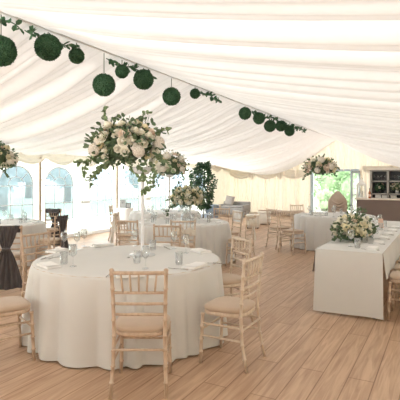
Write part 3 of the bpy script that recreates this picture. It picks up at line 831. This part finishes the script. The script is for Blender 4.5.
# ------------------------------------------------------------------ lounge corner
def pillow(c, w, h, t, rot):
    def fn(a, b):
        s = 1
        x, y = (a - .5) * 2, (b - .5) * 2
        return (x, y)
    m = MB()
    for s in (-1, 1):
        m.grid(lambda a, b: Vector(c) + rot @ Vector(((a - .5) * w * (1 - .06 * math.sin(PI * b)), s * t / 2 * (max(0, 1 - (2 * a - 1) ** 4) * max(0, 1 - (2 * b - 1) ** 4)) ** .6, (b - .5) * h * (1 - .06 * math.sin(PI * a)))), 14, 14)
    return m
def rbox(c, d, r=.04):
    m = MB(); x, y, z = d[0] / 2, d[1] / 2, d[2] / 2
    def out(t, g):
        cx, sx = math.cos(t), math.sin(t)
        k = 5
        p = (abs(cx) ** k + abs(sx) ** k) ** (-1 / k)
        return (c[0] + p * cx * (x - g), c[1] + p * sx * (y - g))
    prof = [(min(x, y) * .98, -z), (r, -z), (r * .3, -z + r * .3), (0, -z + r), (0, z - r), (r * .3, z - r * .3), (r, z), (min(x, y) * .98, z)]
    return m.grid(lambda a, b: Vector((*out(2 * PI * a, prof[round(b * 7)][0]), c[2] + prof[round(b * 7)][1])), 40, 8, True)
s = empty('sofa', (-8.25, 18.3, 0), 0, 'grey velvet sofa in the far corner with a square cushion on it', 'sofa')
rbox((0, 0, .24), (1.3, .8, .3)).build('seat_base', M['grey'], s)
rbox((0, -.05, .43), (1.02, .66, .09)).build('seat_cushion', M['grey'], s)
rbox((0, .34, .42), (1.3, .16, .46)).build('backrest', M['grey'], s)
for k in (-1, 1): rbox((k * .585, -.02, .38), (.15, .76, .3)).build('armrest', M['grey'], s)
for a in (-1, 1):
    for b in (-1, 1): MB().tube([(a * .62, b * .32, .1), (a * .62, b * .32, 0)], [.025, .015], 8).build('leg', M['legm'], s)
tag(pillow((-8.45, 18.28, .69), .44, .46, .17, Matrix.Rotation(.15, 3, 'Y') @ Matrix.Rotation(-.25, 3, 'X')).build('cushion', M['greyc']), 'square taupe velvet cushion leaning on the grey sofa', 'cushion')
for X, Z, w, l in ((1.77, 15.0, .42, 'cream cube stool nearest the white covered chair'), (2.33, 16.3, .46, 'cream cube stool before the lit curtains')):
    o = empty('cube_stool', cw(X, Z), .3, l, 'stool', 'cream cube stools')
    rbox((0, 0, .22), (w, w, .38), .03).build('stool_body', M['pouf'], o); rbox((0, 0, .43), (w + .015, w + .015, .06), .02).build('stool_lid', M['pouf'], o)
    for a in (-1, 1):
        for b in (-1, 1): MB().tube([(a * w * .4, b * w * .4, .04), (a * w * .4, b * w * .4, 0)], .016, 8).build('foot', M['legm'], o)
o = empty('bench', (-6.5, 19.55, 0), 0, 'low cream bench along the foot of the lit curtains', 'bench')
rbox((0, 0, .15), (2.1, .42, .16), .03).build('seat', M['hood'], o)
for k in (-.9, .9): MB().box((k, 0, .035), (.08, .36, .07)).build('leg', M['wood'], o)
o = empty('tub_chair', cw(.33, 15.1), 2.6, 'small blue grey tub chair beside the potted tree', 'armchair')
rbox((0, 0, .3), (.56, .56, .32)).build('seat', M['blue'], o)
MB().grid(lambda a, b: Vector(((.27 + .05 * math.sin(2 * PI * b)) * math.cos(PI + PI * a), (.27 + .05 * math.sin(2 * PI * b)) * math.sin(PI + PI * a), .62 + .16 * math.cos(2 * PI * b))), 20, 12).build('backrest', M['blue'], o)
for a in (-1, 1):
    for b in (-1, 1): MB().tube([(a * .2, b * .2, .15), (a * .22, b * .22, 0)], [.02, .012], 8).build('leg', M['wood'], o)

o = empty('potted_tree', cw(.10, 14.2), 0, 'dark leafy potted tree standing between the lounge and the low flowers', 'potted plant')
MB().lathe([(.001, .0), (.15, .0), (.2, .38), (.21, .4), (.18, .4), (.17, .36), (.001, .35)], 20).build('pot', M['pot'], o)
MB().tube([(0, 0, .34), (.03, 0, .8), (-.02, .02, 1.3), (.03, 0, 1.8)], [.028, .024, .02, .01], 8).build('trunk', M['bark'], o)
fo = MB(); rr = random.Random(5)
for i in range(2100):
    z = rr.uniform(.72, 2.16); a = rr.uniform(0, 2 * PI)
    w = .14 + .24 * smooth((z - .7) / .6) - .22 * smooth((z - 1.65) / .5) + .05 * math.sin(z * 9 + a)
    q = w * math.sqrt(rr.random()) * 1.05
    fo.leaf((q * math.cos(a) + .03 * math.sin(3 * z), q * math.sin(a), z), rnd_dir(rr) + Vector((math.cos(a), math.sin(a), -.3)), rnd_dir(rr), rr.uniform(.07, .12), rr.uniform(.035, .055))
fo.build('foliage', M['ficus'], o)

# small cloth-covered table with picture frames
p = cw(-2.28, 13.6)
o = empty('display_table', p, .2, 'small square table under white cloth by the window wall', 'table')
MB().grid(lambda a, b: (lambda t, k: Vector((.21 * (1 + .12 * b) * k * math.cos(t), .21 * (1 + .12 * b) * k * math.sin(t), .74 - .72 * b)))(2 * PI * a, (abs(math.cos(2 * PI * a)) ** 6 + abs(math.sin(2 * PI * a)) ** 6) ** (-1 / 6) + .02 * b * math.sin(18 * PI * a)), 72, 10, True).build('cloth', M['napkin'], o)
MB().box((0, 0, .745), (.43, .43, .015)).build('tabletop', M['napkin'], o)
for dx, w, h, l in ((-.07, .17, .24, 'larger grey picture frame on the small white table'), (.12, .13, .15, 'smaller dark picture frame on the small white table')):
    q = p + CROT @ Vector((dx, -.04 if dx > 0 else .05, .753))
    f = empty('picture_frame', q, TH + .1, l, 'picture frame', 'picture frames on the small white table')
    rt = Matrix.Rotation(-.15, 3, 'X')
    fr = MB()
    for sx in (-1, 1): fr.box(rt @ Vector((sx * w / 2, 0, h / 2)), (.018, .015, h), rt)
    for zz in (.009, h): fr.box(rt @ Vector((0, 0, zz)), (w + .018, .015, .018), rt)
    fr.build('frame', M['plate'] if dx < 0 else M['dark'], f)
    MB().box(rt @ Vector((0, .004, h / 2)), (w, .006, h), rt).build('print', M['photo'], f)
    MB().tube([(0, .01, h * .7), (0, .09, .004)], .005, 6).build('easel_leg', M['dark'], f)

# tall covered chair by the garden door
o = empty('covered_high_chair', cw(4.05, 13.2), ang(-.2, -1), 'tall beige fabric covered chair with swagged hood before the garden door', 'chair')
def hoodf(a, b):
    z = .03 + 1.24 * b
    w = .27 if z < .95 else .27 - .23 * ((z - .95) / .32) ** 1.5
    t = 2 * PI * a
    k = (abs(math.cos(t)) ** 4 + abs(math.sin(t)) ** 4) ** (-1 / 4)
    return Vector((w * k * math.cos(t) * (1 + .015 * math.sin(13 * t)), -.14 + (.11 + .06 * (1 - b)) * k * math.sin(t) * min(1, w / .2), z))
MB().grid(hoodf, 48, 26, True).build('back_cover', M['hood'], o)
rbox((0, .14, .25), (.5, .5, .48), .05).build('seat_cover', M['hood'], o)
for i in range(3):
    MB().tube([(-.22 + .03 * i + (.44 - .06 * i) * t / 12, .03 - .0 * i, .86 + .07 * i - .1 * math.sin(PI * t / 12)) for t in range(13)], [.006 + .02 * math.sin(PI * t / 12) for t in range(13)], 8).build('swag', M['hood'], o)

# ------------------------------------------------------------------ bar
BX0, BX1, BY = -2.48, 1.2, 15.0
o = empty('bar_counter', ((BX0 + BX1) / 2, BY, 0), 0, 'long taupe fronted bar with a pale counter', 'bar')
L = BX1 - BX0
MB().box((0, .03, .5), (L, .05, .96)).build('front_panel', M['taupe'], o)
for k in (-1, 1): MB().box((k * (L / 2 - .025), .35, .5), (.05, .6, .96)).build('side_panel', M['taupe'], o)
MB().box((0, .3, 1.0), (L + .08, .72, .045)).build('countertop', M['ctop'], o)
MB().box((0, .005, .05), (L, .02, .1)).build('kickboard', M['dark'], o)
MB().box((0, .45, .6), (L - .1, .35, .025)).build('shelf', M['shelf'], o)
bw = .55
SX, SY, SH = -2.28, 16.9, 1.93
n = 6
s = empty('shelf_unit', (SX, SY, 0), 0, 'grey open shelving behind the bar holding glasses and bottles', 'shelving')
TW = n * bw
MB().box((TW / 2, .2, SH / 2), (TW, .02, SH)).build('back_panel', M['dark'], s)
for k in range(n + 1): MB().box((k * bw, 0, SH / 2), (.07, .38, SH)).build('upright', M['shelf'], s)
for z in (.12, .9, 1.12, 1.56, SH): MB().box((TW / 2, 0, z), (TW + .07, .38, .045)).build('shelf', M['shelf'], s)
MB().box((TW / 2, -.03, SH + .06), (TW + .2, .46, .07)).build('cornice', M['ctop'], s)
for z, nm in ((1.582, 'top'), (1.142, 'middle')):
    for k in range(3):
        for i in range(4):
            if nm == 'middle' and i not in (0, 3): continue
            inst(wine if nm == 'top' else tumb, 'wine_glass' if nm == 'top' else 'tumbler', (SX + k * bw + .1 + i * .115, SY - .06, z + .001), 0,
                 ('stemmed glass in the row on the top shelf behind the bar' if nm == 'top' else 'tumbler at the end of the middle shelf behind the bar'), 'glass', 'glasses on the %s bar shelf' % nm, .9)
for k, l, kinds, x in ((0, 'dark leafy plant in a vase on the first bay of bar shelves', 'w', .28), (1, 'cream flower vase on the second bay of bar shelves', 'wcp', .275)):
    r_ = empty('shelf_bouquet', (SX + k * bw + x, SY - .02, 1.143), 0, l, 'flower arrangement')
    MB().lathe([(.001, 0), (.05, 0), (.06, .08), (.04, .12), (.001, .11)], 14).build('vase', M['lwhite'] if k else M['dark'], r_)
    bouquet(r_, (0, 0, .22), (.14 + .05 * k, .10, .13), 4 if k == 0 else 20, .045, kinds, 60 + k, 160, -.6, M['ficus'] if k == 0 else None)
for k, (x, h, m) in enumerate(((.2, .2, 'lwhite'), (.42, .14, 'lwhite'), (.7, .14, 'lwhite'), (1.25, .17, 'lwhite'), (1.6, .16, 'pink'), (1.8, .16, 'lwhite'))):
    o = inst(mesh_of(MB().box((0, 0, h / 2), (.18, .16, h)).box((0, 0, h + .005), (.19, .17, .012)), 'storage_box', M[m]), 'storage_box', (SX + x + .02, SY - .05, .924), 0,
             ['tall white box at the start of the low bar shelf', 'second white box on the low bar shelf', 'third white box on the low bar shelf, before the upright', 'white box first past the upright on the low bar shelf', 'pinkish box on the low bar shelf', 'white box after the pinkish one on the low bar shelf'][k], 'box', 'boxes on the low bar shelf')
bot = MB().lathe([(.001, 0), (.036, 0), (.038, .01), (.038, .17), (.03, .2), (.014, .23), (.013, .29), (.016, .295), (.016, .31), (.001, .31)], 16)
o = empty('bottle', (-2.1, 15.1, 1.0235), 0, 'amber bottle with pale label on the bar counter beside the lantern', 'bottle')
bot.build('bottle_body', M['amber'], o); MB().lathe([(.0388, .05), (.0388, .13)], 16).build('bottle_label', M['pink'], o); MB().lathe([(.001, .29), (.017, .29), (.017, .315), (.001, .315)], 12).build('cap', M['dark'], o)
o = empty('lantern', (-2.36, 15.2, 1.0235), .25, 'white wooden lantern with pointed roof at the end of the bar', 'lantern')
MB().box((0, 0, .02), (.30, .30, .04)).build('base', M['lwhite'], o)
for a in (-1, 1):
    for b in (-1, 1): MB().box((a * .125, b * .125, .22), (.03, .03, .38)).build('post', M['lwhite'], o)
MB().box((0, 0, .415), (.31, .31, .03)).build('top_frame', M['lwhite'], o)
MB().box((0, 0, .515), (.28, .28, .17), None, .16).build('roof', M['lwhite'], o)
MB().tube([(.03 * math.cos(t * PI / 8), 0, .62 + .035 * math.sin(t * PI / 8)) for t in range(17)], .006, 6).build('ring', M['steel'], o)
cd = MB().lathe([(.001, 0), (.045, 0), (.045, .18), (.001, .175)], 16).build('candle', M['pouf'])
cd.location = (-2.36, 15.2, 1.0645); tag(cd, 'cream pillar candle inside the white lantern', 'candle')
for s_, nm in (((0, -.125), 0), ((0, .125), 1)):
    MB().box((0, s_[1], .22), (.22, .004, .36)).build('pane', M['glass'], o)

# ------------------------------------------------------------------ garden outside
def tree(x, y, h, w, label, m, seed, trunk=True, nleaf=1500, zlow=.25, group='trees outside'):
    rr = random.Random(seed); o = empty('garden_tree' if trunk else 'garden_shrub', (x, y, -.07), 0, label, 'tree' if trunk else 'shrub', group)
    MB().tube([(0, 0, 0), (.1, 0, h * .4), (0, .1, h * .8)], [w * .06, w * .045, w * .01], 8).build('trunk' if trunk else 'stem', M['bark'], o)
    b = MB(); lobes = []
    for i in range(9):
        d = rnd_dir(rr); lobes.append((Vector((d.x * w * .3, d.y * w * .3, h * (zlow + (1 - zlow) * (.5 + d.z * .33)))), w * rr.uniform(.2, .32)))
    for c_, r0 in lobes: b.blob(c_, (r0 * .85, r0 * .85, r0 * .85 * min(1.4, h / w)), 9, 7, .15, seed)
    for i in range(nleaf):
        c_, r0 = lobes[i % 9]; d = rnd_dir(rr)
        b.leaf(c_ + d * r0 * rr.uniform(.7, 1.15), d + rnd_dir(rr), rnd_dir(rr), w * .07, w * .045)
    b.build('crown', m, o)
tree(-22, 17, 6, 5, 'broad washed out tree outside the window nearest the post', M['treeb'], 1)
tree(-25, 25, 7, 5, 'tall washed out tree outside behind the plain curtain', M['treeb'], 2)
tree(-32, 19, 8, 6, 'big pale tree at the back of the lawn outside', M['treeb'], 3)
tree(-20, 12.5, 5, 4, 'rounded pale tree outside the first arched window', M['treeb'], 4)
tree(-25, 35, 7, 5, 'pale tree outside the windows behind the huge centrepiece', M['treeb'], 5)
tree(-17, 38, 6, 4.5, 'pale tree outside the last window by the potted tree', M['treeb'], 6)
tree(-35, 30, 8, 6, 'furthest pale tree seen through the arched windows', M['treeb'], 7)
g = 'shrubs beyond the garden door'
tree(-4.9, 27, 3.4, 3.2, 'big leafy shrub filling the middle of the garden doorway', M['tree'], 11, False, 1800, .1, g)
tree(-8.2, 28.5, 2.8, 2.4, 'leafy shrub at the hinge side of the garden doorway near the flowers', M['tree'], 12, False, 1500, .1, g)
tree(-2.6, 24.2, 3.0, 2.0, 'leafy shrub outside against the bar side of the doorway', M['tree'], 13, False, 1500, .1, g)
tree(-5.6, 24.3, 1.2, 1.1, 'small bright shrub low outside the garden doorway', M['tree'], 14, False, 900, .1, g)
tree(-6, 34, 5.5, 5, 'tall tree at the back beyond the garden doorway', M['tree'], 15, True, 1800, .2)

# ------------------------------------------------------------------ light and camera
w = bpy.data.worlds.new('overcast sky'); SC.world = w; w.use_nodes = True
n, l = w.node_tree.nodes, w.node_tree.links
bg = n['Background']; tc = n.new('ShaderNodeTexCoord'); sp = n.new('ShaderNodeSeparateXYZ'); cr = n.new('ShaderNodeValToRGB')
cr.color_ramp.elements[0].position = 0; cr.color_ramp.elements[0].color = (.93, .96, 1, 1)
cr.color_ramp.elements[1].position = .7; cr.color_ramp.elements[1].color = (1, .99, .97, 1)
l.new(tc.outputs['Generated'], sp.inputs[0]); l.new(sp.outputs['Z'], cr.inputs['Fac']); l.new(cr.outputs['Color'], bg.inputs['Color'])
bg.inputs['Strength'].default_value = 2.95
def lamp(name, loc, rot, sx, sy, e, col=(1, .985, .965)):
    a = bpy.data.lights.new(name, 'AREA'); a.shape = 'RECTANGLE'; a.size = sx; a.size_y = sy; a.energy = e; a.color = col
    o = bpy.data.objects.new(name, a); COL.objects.link(o); o.location = loc; o.rotation_euler = rot
    return o
for x_ in (-7, -3.5, 0):
    lamp('fill_uplight', (x_, VF + .5, .9), (PI / 2 + .40, 0, 0), .9, .4, 38).data.spread = math.radians(54)  # added, unseen area lamps behind the camera that bring out the roof pleats
lamp('window_fill', (UL + .25, 13.5, 1.2), (PI / 2, 0, -PI / 2), 9, 1.4, 60, (.95, .98, 1))  # added area lamp inside the window wall, boosts the daylight there
sl = bpy.data.lights.new('soft_sun', 'SUN'); sl.energy = 4.0; sl.angle = math.radians(70); sl.color = (1, .98, .95)
so = bpy.data.objects.new('soft_sun', sl); COL.objects.link(so)
so.rotation_euler = Vector((.35, -.8, -.5)).to_track_quat('-Z', 'Y').to_euler()
SC.view_settings.view_transform = 'Standard'
SC.view_settings.look = 'None'
SC.view_settings.exposure = 0.82
SC.cycles.max_bounces = 10; SC.cycles.diffuse_bounces = 6; SC.cycles.transparent_max_bounces = 24
cam = bpy.data.cameras.new('camera'); co = bpy.data.objects.new('camera', cam); COL.objects.link(co)
cam.sensor_width = 36; cam.lens = 36 * F / 400; cam.shift_y = -(200 - YH) / 400
cam.clip_start = .05; cam.clip_end = 300
co.location = (0, 0, EYE); co.rotation_euler = (PI / 2, 0, TH)
SC.camera = co
